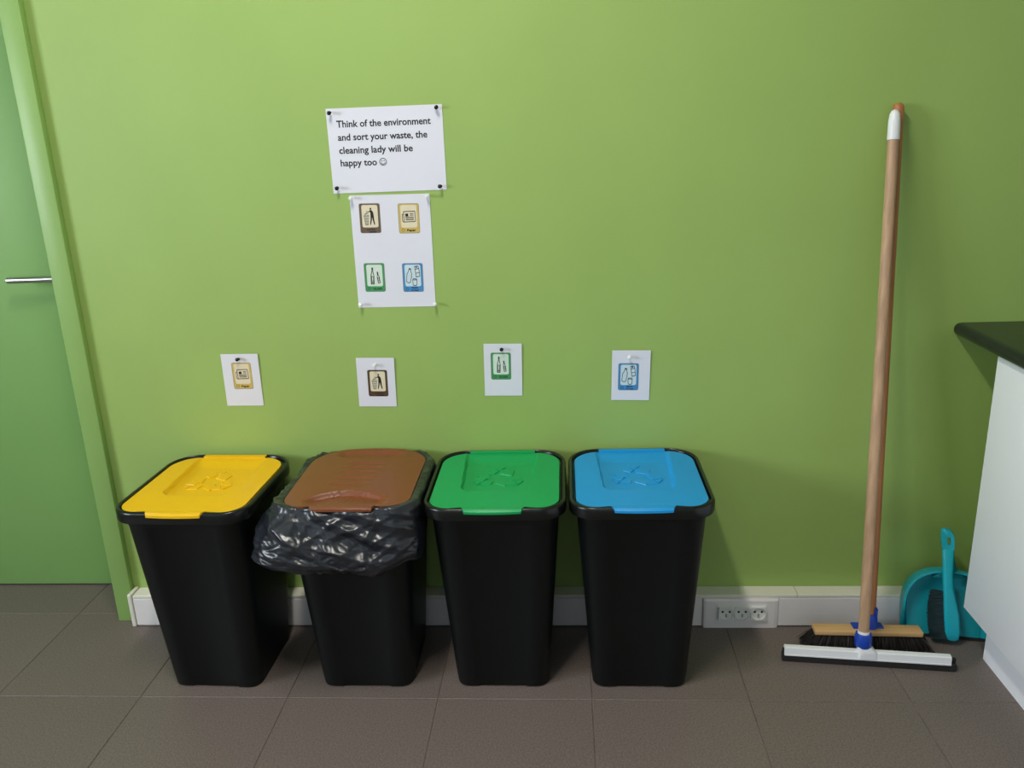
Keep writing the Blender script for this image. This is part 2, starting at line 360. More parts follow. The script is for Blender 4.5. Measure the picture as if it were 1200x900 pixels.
def lid_mesh(kind):
    flat = kind == 'flat'
    if flat: wd, dp, r, rb, tf, tb, ff, ext_b = RW-0.034, RD-0.036, 0.052, 0.070, 0.076, 0.090, 0.0155, 0.0235
    else: wd, dp, r, rb, tf, tb, ff, ext_b = RW-0.036, RD-0.030, 0.060, 0.072, 0.082, 0.090, 0.0130, 0.0100
    top = RZ-0.0030 if flat else RZ+0.0040
    def hwid(y):
        if y < -dp/2+r: q = (-dp/2+r)-y; return wd/2-r+math.sqrt(max(0, r*r-q*q))
        if y > dp/2-rb: q = y-(dp/2-rb); return wd/2-rb+math.sqrt(max(0, rb*rb-q*q))
        return wd/2
    rows = []
    for t in (1.0, 0.9, 0.75, 0.4, 0.0): rows.append((-dp/2-ff*t, tf-0.008*t, 'f'))
    N = 110
    for k in range(N+1):
        t = k/N; y = -dp/2+dp*t
        rows.append((y, hwid(y), 'm'))
        if k < 4 or k > N-5:
            if k < N: y = -dp/2+dp*(t+0.5/N); rows.append((y, hwid(y), 'm'))
    for t in (0.0, 0.4, 0.8, 1.0): rows.append((dp/2+ext_b*t, tb, 'b'))
    def recess(x, y):
        f = (y+dp/2)/dp; half = 0.082+0.015*f; yf = -dp/2+0.27*dp; rr = 0.030
        qx, qy = abs(x)-(half-rr), (yf+rr)-y
        d = (math.hypot(max(qx, 0), max(qy, 0)) + min(max(qx, qy), 0)) - rr
        return smooth(0.0028, -0.0032, d)
    def height(x, y):
        z = top
        if flat:
            k = recess(x, y); dome = 0.004*(1-(x/(wd/2))**2)*(1-(y/(dp/2+0.03))**2)
            fl = -0.0080 + 0.0080*smooth(0.11, dp/2, y)          # the panel floor runs out level over the hinge
            return z + (dome+0.0015)*(1-k) + fl*k
        z += 0.011*(1-abs(x/(wd/2))**2.4) + 0.004*(1-(y/(dp/2))**2)
        yc = -0.104-3.4*x*x
        if abs(x) < 0.110: z -= 0.0125*smooth(yc+0.003, yc-0.006, y)*smooth(0.110, 0.080, abs(x))*smooth(-0.190, -0.120, y)
        yb = 0.112+2.6*x*x
        if abs(x) < 0.10: z -= 0.0095*smooth(yb-0.003, yb+0.007, y)*smooth(0.175, 0.150, y)*smooth(0.10, 0.07, abs(x))
        for yy, c in ((-0.066, -0.012), (-0.030, -0.004), (0.006, 0.0), (0.040, 0.004), (0.072, 0.006)):
            z -= 0.0036*math.exp(-((y-yy)/0.0055)**2)*smooth(0.060, 0.030, abs(x-c)) - 0.0014*math.exp(-((y-yy-0.012)/0.006)**2)*smooth(0.060, 0.040, abs(x-c))
        for q in range(-3, 4):
            u = x-q*0.012*(1+(-0.12-y)*9)
            if y < yc-0.008: z += 0.0010*math.exp(-(u/0.0022)**2)*smooth(-0.178, -0.160, y)
        return z
    NX = 84; V = []; F = []
    for y, hwd, tg in rows:
        for i in range(NX+1):
            x = hwd*(-1+2*i/NX); z = height(x, y); y2 = y
            if tg == 'f':
                k = (-dp/2-y)/ff; z = max(height(x, -dp/2), RZ+0.0015)*1.0 + (0.0015 if k > 0 else 0) - 0.006*smooth(0.70, 1.0, k)
                y2 = y-0.005*(1-(x/tf)**2)*k
            elif tg == 'b':
                k = (y-dp/2)/ext_b
                z = max(height(x, dp/2), RZ+0.0012) - 0.003*smooth(0.7, 1.0, k)
                y2 = y+(0.004*(1-(x/tb)**2)*k if not flat else 0)
            elif not flat:
                y2 = y + 0.006*smooth(0.10, dp/2, y)*(1-(x/0.14)**2) - 0.004*smooth(-0.10, -dp/2, y)*(1-(x/0.14)**2)
            V.append((x, y2+LID_SH, z))
    n = NX+1; R = len(rows)
    for k in range(R-1):
        for i in range(NX): F.append((k*n+i, k*n+i+1, (k+1)*n+i+1, (k+1)*n+i))
    loop = list(range(NX)) + [k*n+NX for k in range(R-1)] + [(R-1)*n+i for i in range(NX, 0, -1)] + [k*n for k in range(R-1, 0, -1)]
    b = len(V)
    for q in loop:
        x, y, z = V[q]; tg = rows[q//n][2]
        V.append((x, y, z-0.006 if tg == 'f' else (z-0.004 if tg == 'b' else min(z-0.004, RZ-0.008 if flat else RZ-0.002))))
    m_ = len(loop)
    for i in range(m_): j = (i+1) % m_; F.append((loop[i], b+i, b+j, loop[j]))
    return pyd('lid', V, F), height
def emblem_mesh(height):
    """three chasing arrows in low relief on the lid's panel"""
    R = 0.094; hwid = 0.0165; Vt = [Vector((R*math.cos(math.radians(90-120*k)), R*math.sin(math.radians(90-120*k)))) for k in range(3)]
    V, F = [], []; YC = 0.024; z1 = height(0, YC)+0.0024
    def prism(P):
        b = len(V); n = len(P); c = sum((Vector(p) for p in P), Vector((0, 0)))/n
        for p in P: q = Vector(p)+(c-Vector(p)).normalized()*0.0012; V.append((q.x, q.y+YC+LID_SH, z1))
        for p in P: V.append((p[0], p[1]+YC+LID_SH, z1-0.0030))
        F.append(tuple(range(b, b+n)))
        for i in range(n): j = (i+1) % n; F.append((b+i, b+n+i, b+n+j, b+j))
    for k in range(3):
        L_, T, Rr = Vt[(k-1) % 3], Vt[k], Vt[(k+1) % 3]
        u = (T-L_).normalized(); v = (Rr-T).normalized()
        nu = Vector((u.y, -u.x)); nv = Vector((v.y, -v.x))
        W_ = 0.024; lu = lambda t: L_.lerp(T, t); lv = lambda t: T.lerp(Rr, t)
        prism([lu(0.61), lu(0.58)+nu*W_, lu(0.725)+nu*W_, lu(0.79)])
        prism([lu(0.815), lu(0.77)+nu*0.72*W_, lv(0.23)+nv*0.72*W_, lv(0.185)])
        D = lv(0.38)
        prism([lv(0.21), lv(0.275)+nv*W_, D+nv*W_, D+nv*1.38*W_, lv(0.555)+nv*0.5*W_, D-nv*0.38*W_, D])
    me = pyd('recycling_emblem', V, F); bm = bmesh.new(); bm.from_mesh(me)
    for f in bm.faces:
        if abs(f.normal.z) > 0.9 and f.normal.z < 0: f.normal_flip()
    bmesh.ops.recalc_face_normals(bm, faces=bm.faces[:]); bm.faces.ensure_lookup_table()
    for f in bm.faces:
        if abs(f.normal.z) > 0.9 and f.normal.z < 0: f.normal_flip()
    bm.to_mesh(me); bm.free(); return me
BODY, RIM = body_mesh(), rim_mesh()
LID_FLAT, HF = lid_mesh('flat'); LID_BROWN, HB = lid_mesh('brown')
EMB = emblem_mesh(HF)
def make_bin(x, y, rz, col, label):
    r = tag(empty('recycling_bin', (x, y, 0), (0, 0, math.radians(rz))), label, 'trash bin', 'row of four sorting bins')
    b = link('body', BODY, 'black', r); autosmooth(b, 40)
    m = link('rim', RIM, 'rim', r); autosmooth(m, 50)
    me = (LID_BROWN if col == 'brown' else LID_FLAT).copy()
    l = link('lid', me, col, r); autosmooth(l, 40); l['label'] = col + ' plastic lid'
    if col != 'brown':
        link('recycling_emblem', EMB.copy(), col, l)
    return r
bin_y = make_bin(-0.858, -0.212, -2.0, 'yellow', 'black plastic bin with yellow lid at the left end of the row')
bin_b = make_bin(-0.452, -0.208, 0.0, 'brown', 'black plastic bin with brown lid, lined with a black bag')
bin_g = make_bin(-0.090, -0.204, 0.0, 'green', 'black plastic bin with green lid beside the brown-lidded bin')
bin_u = make_bin(0.267, -0.204, 0.0, 'blue', 'black plastic bin with blue lid at the right end of the row')

# ------------------------------------------------------------ bin liner folded over the brown bin's rim
def bag_mesh():
    base = rrect(RW, RD, 0.066, 14, 0.082)
    # resample the outline evenly, starting at front right, with outward normals
    P = [Vector(p) for p in base]; L = [0]
    for a, b in zip(P, P[1:]+P[:1]): L.append(L[-1]+(b-a).length)
    NS = 420; pts = []
    for k in range(NS):
        s = L[-1]*k/NS; i = max(j for j in range(len(P)) if L[j] <= s + 1e-9)
        a, b = P[i], P[(i+1) % len(P)]; t = (s-L[i])/max(1e-9, (L[i+1]-L[i])); pts.append(a.lerp(b, t))
    nr = []
    for k in range(NS):
        d = (pts[(k+2) % NS]-pts[k-2]).normalized(); nr.append(Vector((d.y, -d.x)))
    V, F = [], []
    NR = 78
    for j in range(NR+1):
        for k in range(NS):
            p, n = pts[k], nr[k]
            x, y = p.x, p.y
            front = smooth(-0.02, -0.16, y); left = smooth(0.03, -0.17, x); right = smooth(0.05, 0.16, x)
            corner = math.exp(-(((x+0.165)/0.075)**2 + ((y+0.150)/0.095)**2))
            hem = 0.460 - 0.078*front + 0.022*corner + 0.012*right
            hem += 0.012*noise.noise(Vector((x*14, y*14, 3.1))) + 0.006*noise.noise(Vector((x*50, y*50, 1.0)))
            flare = 0.008 + 0.016*front + 0.031*corner + 0.008*left*front
            flare *= 1-0.75*right
            RI = 12
            if j <= RI:
                t = j/RI; off = -0.024+0.029*t; z = RZ+0.0045-0.0165*max(0, 0.25-t)/0.25-0.010*max(0, t-0.75)/0.25; amp = 0.9*smooth(0.1, 0.4, t)
            else:
                t = (j-RI)/(NR-RI)
                z = (RZ-0.0055)*(1-t)+hem*t
                off = 0.005 + flare*(math.sin(min(1, t*1.15)*math.pi/2)**0.9)
                if t > 0.86: off -= (t-0.86)/0.14*0.014*(0.4+front)
                amp = 0.8+0.5*smooth(0, 0.4, t)
            q = Vector((x*1.0+n.x*off, y+n.y*off, z))
            s = k/NS*L[-1]
            wv = noise.noise_vector(Vector((q.x*7, q.y*7, q.z*7+4)))*0.045
            def crease(f, sx, sz, sh, seed):
                d, _ = noise.voronoi(Vector(((q.x+wv.x)*f*sx+q.z*sh, (q.y+wv.y)*f*sx, (q.z+wv.z)*f*sz+q.x*sh*0.6+seed)))
                return min(0.55, d[1]-d[0])
            a1 = noise.noise(Vector((q.x*8+1.3*q.z, q.y*8, q.z*14+q.x*8)))
            a2 = crease(7, 1.0, 2.4, 8, 5.0); a3 = crease(19, 1.0, 1.6, -10, 2.0); a4 = crease(52, 1.0, 1.3, 20, 8.0)
            dsp = amp*(0.010*a1 - 0.021*(a2-0.25) - 0.0085*(a3-0.25) - 0.0034*(a4-0.25)) * (1-0.5*right)
            if right > 0 and j > RI-3: dsp = dsp*(1-0.5*right) if dsp < 0 else min(dsp, 0.0085+0.03*(1-smooth(0.140, 0.172, x))-off)
            if j >= RI: dsp = max(dsp, -off+0.003)
            if j < RI: dsp *= 0.8
            V.append((q.x+n.x*dsp, q.y+n.y*dsp, q.z+(max(-0.001, 0.9*dsp+0.001) if j < RI-1 else 0.25*dsp)))
    for j in range(NR):
        for k in range(NS):
            k2 = (k+1) % NS
            F.append((j*NS+k, (j+1)*NS+k, (j+1)*NS+k2, j*NS+k2))
    return pyd('bin_liner', V, F)
bag = link('bin_liner', bag_mesh(), 'bag', None, (-0.452, -0.208, 0), (0, 0, 0), smooth=True)
tag(bag, 'crumpled black plastic bag folded over the rim of the brown-lidded bin', 'bin bag')
sol = bag.modifiers.new('film', 'SOLIDIFY'); sol.thickness = 0.0006; sol.offset = 1

# ------------------------------------------------------------ printed notices
def sheet(name, x, z, wd, hg, rz, tilt, label, cat, group=None):
    r = tag(empty(name, (x, -0.0012-math.sin(tilt)*hg*0.0, z), (tilt, math.radians(-rz), 0)), label, cat, group)
    nx, nz = 8, 10; V, F = [], []
    for yo in (0.0, 0.0004):
        for j in range(nz+1):
            for i in range(nx+1): V.append((wd*(i/nx-0.5), yo, hg*(j/nz-0.5)))
    n = nx+1; b = n*(nz+1)
    for j in range(nz):
        for i in range(nx):
            F.append((j*n+i, j*n+i+1, (j+1)*n+i+1, (j+1)*n+i)); F.append((b+j*n+i+1, b+j*n+i, b+(j+1)*n+i, b+(j+1)*n+i+1))
    lp = list(range(nx)) + [j*n+nx for j in range(nz)] + [nz*n+i for i in range(nx, 0, -1)] + [j*n for j in range(nz, 0, -1)]
    for i in range(len(lp)): a, c = lp[i], lp[(i+1) % len(lp)]; F.append((a, b+a, b+c, c))
    link('paper_sheet', pyd('paper_sheet', V, F), 'paper', r)
    return r
def rr2(cx, cz, wd, hg, r, n=5):
    return [(cx+x, cz+y) for x, y in rrect(wd, hg, r, n)]
def pic_bin():
    p = Print()
    p.disc(0.12, 0.66, 0.10); g = p
    p.poly([(-0.02, 0.53), (0.22, 0.55), (0.40, 0.36), (0.46, 0.02), (0.08, 0.02), (0.08, 0.30)])
    p.poly([(0.10, 0.50), (0.12, 0.40), (-0.14, 0.34), (-0.40, 0.42), (-0.40, 0.46), (-0.14, 0.42)])
    p.poly([(0.08, 0.04), (0.28, 0.04), (0.20, -0.36), (0.06, -0.76), (-0.04, -0.76), (0.06, -0.30)])
    p.poly([(0.24, 0.04), (0.46, 0.04), (0.48, -0.34), (0.56, -0.76), (0.45, -0.76), (0.30, -0.32)])
    p.poly([(0.34, 0.34), (0.44, 0.18), (0.42, -0.06), (0.38, -0.04), (0.38, 0.16)])
    p.disc(-0.34, 0.28, 0.055); p.disc(-0.48, 0.18, 0.04)
    q = Print()
    q.stroke([(-0.68, 0.02), (-0.56, -0.76), (-0.24, -0.76), (-0.14, 0.02)], 0.05)
    q.stroke([(-0.72, 0.04), (-0.10, 0.04)], 0.06)
    for t in (0.25, 0.5, 0.75): q.stroke([(-0.68+0.54*t, 0.02), (-0.56+0.32*t, -0.76)], 0.035)
    for t in (0.3, 0.6): q.stroke([(-0.68+0.12*t, 0.02-0.78*t), (-0.14-0.10*t, 0.02-0.78*t)], 0.03)
    q.stroke([(-0.60, 0.10), (-0.52, 0.26), (-0.38, 0.20), (-0.30, 0.34), (-0.18, 0.12)], 0.04)
    return [(p, 'ink', 'figure_print'), (q, 'pgrey', 'basket_print')]
def pic_paper():
    p = Print(); w_ = 0.055
    p.stroke([(-0.60, 0.42), (0.72, 0.46), (0.78, -0.40), (0.70, -0.46), (-0.64, -0.50), (-0.76, -0.40), (-0.74, 0.18), (-0.60, 0.20)], w_)
    p.stroke([(-0.60, 0.42), (-0.56, -0.46)], w_)
    p.poly([(-0.40, 0.24), (-0.06, 0.26), (-0.04, 0.0), (-0.38, -0.02)])
    for y in (0.24, 0.10): p.stroke([(0.14, y), (0.54, y+0.01)], 0.05)
    for y in (-0.08, -0.20, -0.32): p.stroke([(-0.38, y), (0.56, y+0.02)], 0.05)
    return [(p, 'ink', 'newspaper_print')]
def bottle(p, cx, cy, sc_, rot, w_=0.05):
    O = [(-0.20, -0.9), (-0.20, 0.0), (-0.06, 0.42), (-0.06, 0.80), (0.06, 0.80), (0.06, 0.42), (0.20, 0.0), (0.20, -0.9)]
    c, s = math.cos(rot), math.sin(rot)
    f = lambda q: (cx+sc_*(q[0]*c-q[1]*s), cy+sc_*(q[0]*s+q[1]*c))
    p.stroke([f(q) for q in O], w_, True)
    p.stroke([f(q) for q in ((-0.12, -0.1), (0.12, -0.1), (0.12, -0.6), (-0.12, -0.6))], w_*0.7, True)
    p.stroke([f((-0.06, 0.68)), f((0.06, 0.68))], w_)
def pic_glass():
    p = Print(); bottle(p, -0.26, 0.0, 0.88, -0.04, 0.06); bottle(p, 0.42, -0.16, 0.60, 0.16, 0.055)
    p.stroke([(-0.42, -0.66), (-0.10, -0.66)], 0.08)
    return [(p, 'ink', 'bottles_print')]
def pic_plastic():
    p = Print(); w_ = 0.05
    # bottle leaning right
    p.stroke([(-0.78, -0.56), (-0.70, 0.10), (-0.48, 0.42), (-0.40, 0.66), (-0.22, 0.62), (-0.22, 0.40), (-0.12, 0.14), (-0.18, -0.02), (-0.14, -0.14), (-0.24, -0.30), (-0.32, -0.62), (-0.56, -0.68)], w_, True)
    p.poly([(-0.40, 0.66), (-0.22, 0.62), (-0.22, 0.52), (-0.42, 0.56)])
    # carton
    p.stroke([(0.24, 0.84), (0.66, 0.88), (0.74, 0.66), (0.84, -0.06), (0.40, -0.14), (0.30, 0.58)], w_, True)
    p.stroke([(0.30, 0.58), (0.74, 0.66)], w_); p.disc(0.46, 0.76, 0.08); p.stroke([(0.36, 0.22), (0.78, 0.26)], w_*0.8)
    # can
    p.stroke([(0.02, -0.30), (0.40, -0.30), (0.46, -0.40), (0.44, -0.84), (0.36, -0.92), (0.06, -0.92), (-0.02, -0.84), (-0.04, -0.40)], w_, True)
    p.stroke([(-0.04, -0.40), (0.46, -0.40)], w_)
    return [(p, 'ink', 'packaging_print')]
KIND = {'brown': ('pbrown', 'pcream', pic_bin, [(None, 0)]), 'brown_card': ('pbrown2', 'pcream', pic_bin, []),
        'yellow': ('pyellow', 'pcream', pic_paper, []), 'green': ('pgreen', 'ppale', pic_glass, []), 'blue': ('pblue', 'pice', pic_plastic, [])}
def icon(parent, kind, cx, cz, wd=0.0550, hg=0.0766, rot=0.0):
    fm, im, pic, _ = KIND[kind]
    fr = Print(); fr.poly(rr2(0, 0, wd, hg, 0.0045)); f = fr.build('icon_frame', fm, parent, 0.0)
    f.location = (cx, -0.00015, cz); f.rotation_euler = (0, math.radians(-rot), 0)
    f['label'] = {'brown': 'brown general waste pictogram', 'brown_card': 'dark brown general waste pictogram', 'yellow': 'ochre paper pictogram', 'green': 'green glass pictogram', 'blue': 'blue plastic pictogram'}[kind]
    iw, ih = wd*0.775, hg*0.755; iz = hg*0.070
    p = Print(); p.poly(rr2(0, iz, iw, ih, 0.0045)); p.build('inner_panel', im, f, 0.00012)
    ol = Print(); ol.stroke(rr2(0, 0, wd-0.0008, hg-0.0008, 0.0045), 0.0009, True); ol.build('outline_print', 'pgrey' if kind != 'brown_card' else 'ink', f, 0.00010)
    for pr, m, nm in pic():
        pr.tr(iw*0.53, ih*0.50, 0, iz); pr.build(nm, m, f, 0.00026)
    zc = -hg*0.40
    def cap(t, x0, x1, z, h, m='ink', b=0.02):
        me = text_mesh('caption', t, x0, z, x1, h, b)
        for v in me.vertices: v.co.y = -0.00026
        link('caption', me, m, f)
    if kind == 'yellow':
        cap('Paper', -0.006, 0.017, zc-0.0025, 0.0060, b=0.03)
        q = Print(); q.stroke([(-0.016+0.0038*math.cos(t*math.pi/6), zc+0.0008+0.0038*math.sin(t*math.pi/6)) for t in range(12)], 0.0007, True); q.build('ring_print', 'pbrown', f, 0.00026)
    elif kind == 'green':
        cap('GLASS', -0.006, 0.018, zc-0.0022, 0.0050, b=0.03)
        q = Print(); q.stroke([(-0.0165+0.0034*math.cos(t*math.pi/6), zc+0.0008+0.0034*math.sin(t*math.pi/6)) for t in range(12)], 0.0006, True); q.build('ring_print', 'dark', f, 0.00026)
    elif kind == 'blue':
        cap('Plastic', -0.005, 0.012, zc+0.0018, 0.0040, b=0.03); cap('& Cans', -0.005, 0.014, zc-0.0050, 0.0040, b=0.03)
        q = Print(); q.stroke([(-0.0165+0.0034*math.cos(t*math.pi/6), zc-0.0006+0.0034*math.sin(t*math.pi/6)) for t in range(12)], 0.0006, True); q.build('ring_print', 'dark', f, 0.00026)
    else:
        q = Print()
        q.stroke([(-0.010, zc+0.0012), (0.012, zc+0.0012)], 0.0016); q.stroke([(-0.004, zc-0.0050), (0.014, zc-0.0050)], 0.0022); q.build('caption', 'dark', f, 0.00026)
    return f

n1 = sheet('notice_sheet', -0.3569, 1.3663, 0.297, 0.210, 0.1, 0.0, 'large white sheet with four lines of black text asking to sort waste', 'notice', 'paper notices')
for body, a, b, z in (('Think of the environment', -0.4808, -0.2391, 1.4250), ('and sort your waste, the', -0.4805, -0.2499, 1.3927), ('cleaning lady will be', -0.4803, -0.2894, 1.3605), ('happy too', -0.4796, -0.3847, 1.3292)):
    me = text_mesh('text_line', body, a+0.3569, z-1.3663, b+0.3569, 0.0172, 0.022)
    for v in me.vertices: v.co.y = -0.0002
    link('text_line', me, 'ink', n1)
sm = Print(); cx, cz, r = -0.3686+0.3569, 1.3367-1.3663, 0.0088
sm.stroke([(cx+r*math.cos(t*math.pi/12), cz+r*math.sin(t*math.pi/12)) for t in range(24)], 0.0013, True)
sm.disc(cx-0.003, cz+0.0026, 0.0013, 10, 0.0017); sm.disc(cx+0.003, cz+0.0026, 0.0013, 10, 0.0017)
sm.stroke([(cx+0.0055*math.cos(math.radians(a)), cz-0.0004+0.0055*math.sin(math.radians(a))) for a in range(200, 341, 14)], 0.0013)
sm.build('smiley_print', 'ink', n1, 0.0002)
n2 = sheet('pictogram_sheet', -0.3602, 1.1057, 0.210, 0.297, -0.4, 0.0, 'white sheet with four coloured waste pictograms hanging below the text notice', 'notice', 'paper notices')
for k, (x, z) in (('brown', (-0.4155, 1.1946)), ('yellow', (-0.3128, 1.1919)), ('green', (-0.4151, 1.0384)), ('blue', (-0.3121, 1.0363))):
    icon(n2, k, x+0.3602, z-1.1057, rot=-0.5)
CARDS = [('yellow', -0.8152, 0.7603, 0.1050, 0.1520, -0.6, -0.8130, 0.7729, 'small white card with an ochre newspaper pictogram above the yellow-lidded bin'),
         ('brown_card', -0.4355, 0.7464, 0.1060, 0.1420, -1.2, -0.4316, 0.7441, 'small white card with a dark brown litter pictogram above the brown-lidded bin'),
         ('green', -0.0815, 0.7753, 0.1040, 0.1490, -1.0, -0.0871, 0.7862, 'small white card with a green bottles pictogram above the green-lidded bin'),
         ('blue', 0.2660, 0.7526, 0.1034, 0.1420, -1.2, 0.2596, 0.7489, 'small white card with a blue packaging pictogram above the blue-lidded bin')]
for kind, x, z, wd, hg, rot, ix, iz, lab in CARDS:
    t = sheet('pictogram_card', x, z, wd, hg, rot, 0.0, lab, 'card', 'paper notices')
    t.location.y = -0.0030; t.rotation_euler.x = math.radians(-1.1)*-1
    icon(t, kind, ix-x, iz-z, rot=0.0)

# ------------------------------------------------------------ push pins
PIN = lathe('push_pin', [(0.0006, -0.002), (0.0006, 0.006), (0.0038, 0.0062), (0.0042, 0.0072), (0.0026, 0.0090), (0.0024, 0.0128), (0.0040, 0.0148), (0.0052, 0.0156), (0.0052, 0.0170), (0.0040, 0.0178)], 18)
PINS = [(-0.4927, 1.4618, 'b', 'top left corner of the text notice', (6, -4)), (-0.2251, 1.4614, 'b', 'top right corner of the text notice', (-10, 16)),
        (-0.4917, 1.2766, 'b', 'bottom left corner of the text notice', (6, 0)), (-0.2208, 1.2714, 'b', 'bottom right corner of the text notice', (0, -12)),
        (-0.4594, 1.2501, 'w', 'top left corner of the pictogram sheet', (4, 5)), (-0.2616, 1.2481, 'w', 'top right corner of the pictogram sheet', (0, 12)),
        (-0.4555, 0.9672, 'w', 'bottom left corner of the pictogram sheet', (-8, -8)), (-0.2563, 0.9635, 'w', 'bottom right corner of the pictogram sheet', (-6, 0)),
        (-0.8143, 0.8221, 'b', 'card above the yellow-lidded bin', (-6, -7)), (-0.4335, 0.7983, 'w', 'card above the brown-lidded bin', (0, -5)),
        (-0.0824, 0.8345, 'b', 'card above the green-lidded bin', (-8, 0)), (0.2626, 0.8069, 'w', 'card above the blue-lidded bin', (0, -6))]
PW = PIN.copy()
for x, z, c, where, (tx, tz) in PINS:
    o = link('push_pin', PIN if c == 'b' else PW, 'pinb' if c == 'b' else 'pinw', None, (x, -0.0015, z), (math.radians(90+tx), 0, math.radians(tz)))
    autosmooth(o, 50)
    tag(o, ('black' if c == 'b' else 'white') + ' push pin in the ' + where, 'push pin', 'push pins')

# ------------------------------------------------------------ floor squeegee
def P3(a, b, t): return Vector(a).lerp(Vector(b), t)
SQ = tag(empty('floor_squeegee', (0.873, -0.224, 0)), 'floor squeegee with white bar, blue collar and white-capped wooden handle, in front of the broom', 'squeegee')
sb = Vector((0.868, -0.216, 0.085)); stp = Vector((0.8866, -0.047, 1.416)); off = Vector((0.873, -0.224, 0))
ax = (stp-sb).normalized()
h = link('handle', tube('handle', [sb-off-ax*0.03, P3(sb, stp, 0.5)-off, P3(sb, stp, 0.955)-off], [0.0138, 0.0136, 0.0130], 24), 'wood', SQ); autosmooth(h, 50)
c0 = P3(sb, stp, 0.948)-off; e0 = stp-off
cap_o = link('end_cap', tube('end_cap', [c0, c0+ax*0.002, P3(c0, e0, 0.6), P3(c0, e0, 0.85), P3(c0, e0, 0.96), e0], [0.0140, 0.0145, 0.0138, 0.0118, 0.0080, 0.003], 24), 'white', SQ); autosmooth(cap_o, 50)
col_o = link('collar', tube('collar', [sb-off-ax*0.034, sb-off-ax*0.030, sb-off-ax*0.006, sb-off+ax*0.004], [0.0190, 0.0215, 0.0225, 0.0200], 24), 'royal', SQ); autosmooth(col_o, 50)
wr = link('collar_ring', tube('collar_ring', [sb-off+ax*0.004, sb-off+ax*0.011], [0.0152, 0.0150], 24), 'white', SQ); autosmooth(wr, 50)
ang = math.radians(-5.9)
def inbar(o): o.parent = SQ; o.location = (0.006, -0.003, 0); o.rotation_euler = (0, 0, ang); return o
bar = inbar(link('bar', loft('bar', [[(x, y, z) for y, z in ((-0.0125, 0.0200), (-0.0130, 0.0235), (-0.0115, 0.0245), (-0.0100, 0.0415), (-0.006, 0.0435), (0.006, 0.0435), (0.0120, 0.0240), (0.0120, 0.0200))] for x in (-0.214, 0.206)]), 'white'))
rub = inbar(link('rubber_blade', boxme('rubber_blade', -0.219, 0.221, -0.0110, 0.0100, 0.0005, 0.0225, bev=0.003), 'rubber'))
rub2 = inbar(link('rubber_core', boxme('rubber_core', -0.2185, 0.2200, -0.0045, 0.0055, 0.020, 0.036, bev=0.003), 'rubber'))
# socket: a short pyramid joining bar and collar
d0 = sb-off-ax*0.034
sk = []
for z, wx, wy, cx_, cy_ in ((0.0255, 0.0255, 0.0130, 0.004, -0.0055), (0.0415, 0.0235, 0.0140, 0.003, -0.0040), (0.046, 0.0215, 0.0160, 0.002, -0.002), (d0.z+0.004, 0.0180, 0.0165, d0.x, d0.y), (d0.z+0.010, 0.0165, 0.0160, d0.x, d0.y)):
    sk.append([(cx_+x, cy_+y, z) for x, y in rrect(2*wx, 2*wy, min(wx, wy)*0.45, 4)])
autosmooth(link('socket', loft('socket', sk), 'white', SQ), 50)

# ------------------------------------------------------------ broom
BR = tag(empty('push_broom', (0.905, -0.142, 0)), 'wooden broom with dark bristles and blue bracket, leaning behind the squeegee', 'broom')
boff = Vector((0.905, -0.142, 0))
bb = Vector((0.911, -0.142, 0.066)); bt = Vector((0.9030, -0.0215, 1.431))
bax = (bt-bb).normalized()
hb = link('handle', tube('handle', [bb-boff, P3(bb, bt, 0.5)-boff, P3(bb, bt, 0.992)-boff, P3(bb, bt, 0.997)-boff, bt-boff], [0.0138, 0.0138, 0.0134, 0.0115, 0.007], 24), 'wood2', BR); autosmooth(hb, 40)
bl = link('broom_block', boxme('broom_block', -0.142, 0.144, -0.024, 0.016, 0.047, 0.062, bev=0.004, seg=3), 'block', BR, (-0.004, -0.004, 0), (0, 0, math.radians(-2.0))); autosmooth(bl, 40)
# bracket: sleeve, base plate and side ribs
slv = link('sleeve', tube('sleeve', [bb-boff+bax*-0.004, bb-boff+bax*0.035, bb-boff+bax*0.037], [0.0210, 0.0180, 0.0165], 20), 'royal', BR); autosmooth(slv, 50)
bm = bmesh.new(); box(bm, -0.042, 0.040, -0.014, 0.014, 0.062, 0.066, bev=0.0015)
link('bracket_plate', from_bm('bracket_plate', bm), 'royal', BR)
rb_ = link('bracket_fin', boxme('bracket_fin', 0.012, 0.0195, -0.016, 0.006, 0.064, 0.124, bev=0.003), 'royal', BR, (0, 0, 0)); autosmooth(rb_)
# bristles: tufts of thin tapering blades, too many to count
V, F = [], []
rng = random.Random(3)
for k in range(4200):
    u = rng.uniform(-1, 1); v = rng.uniform(-1, 1)
    x0, y0 = u*0.138-0.003, v*0.017-0.006
    x1 = x0 + u*abs(u)**1.5*0.036 + rng.uniform(-0.006, 0.006); y1 = y0 + v*0.018 + rng.uniform(-0.005, 0.005)
    zb = rng.uniform(0.001, 0.006) if rng.random() < 0.9 else rng.uniform(0.006, 0.012)
    a = rng.uniform(0, math.pi); dx, dy = math.cos(a)*0.0010, math.sin(a)*0.0010
    xm, ym, zm = x0*0.45+x1*0.55-u*0.004, y0*0.5+y1*0.5, 0.030
    b = len(V)
    for (x, y, z, s) in ((x0, y0, 0.048, 1.0), (xm, ym, zm, 1.0), (x1, y1, zb, 0.6)):
        V += [(x-dx*s, y-dy*s, z), (x+dx*s, y+dy*s, z)]
    F += [(b, b+1, b+3, b+2), (b+2, b+3, b+5, b+4)]
bs = link('bristles', pyd('bristles', V, F), 'bris', BR, (0, 0, 0), (0, 0, math.radians(-2.0))); bs['kind'] = 'stuff'

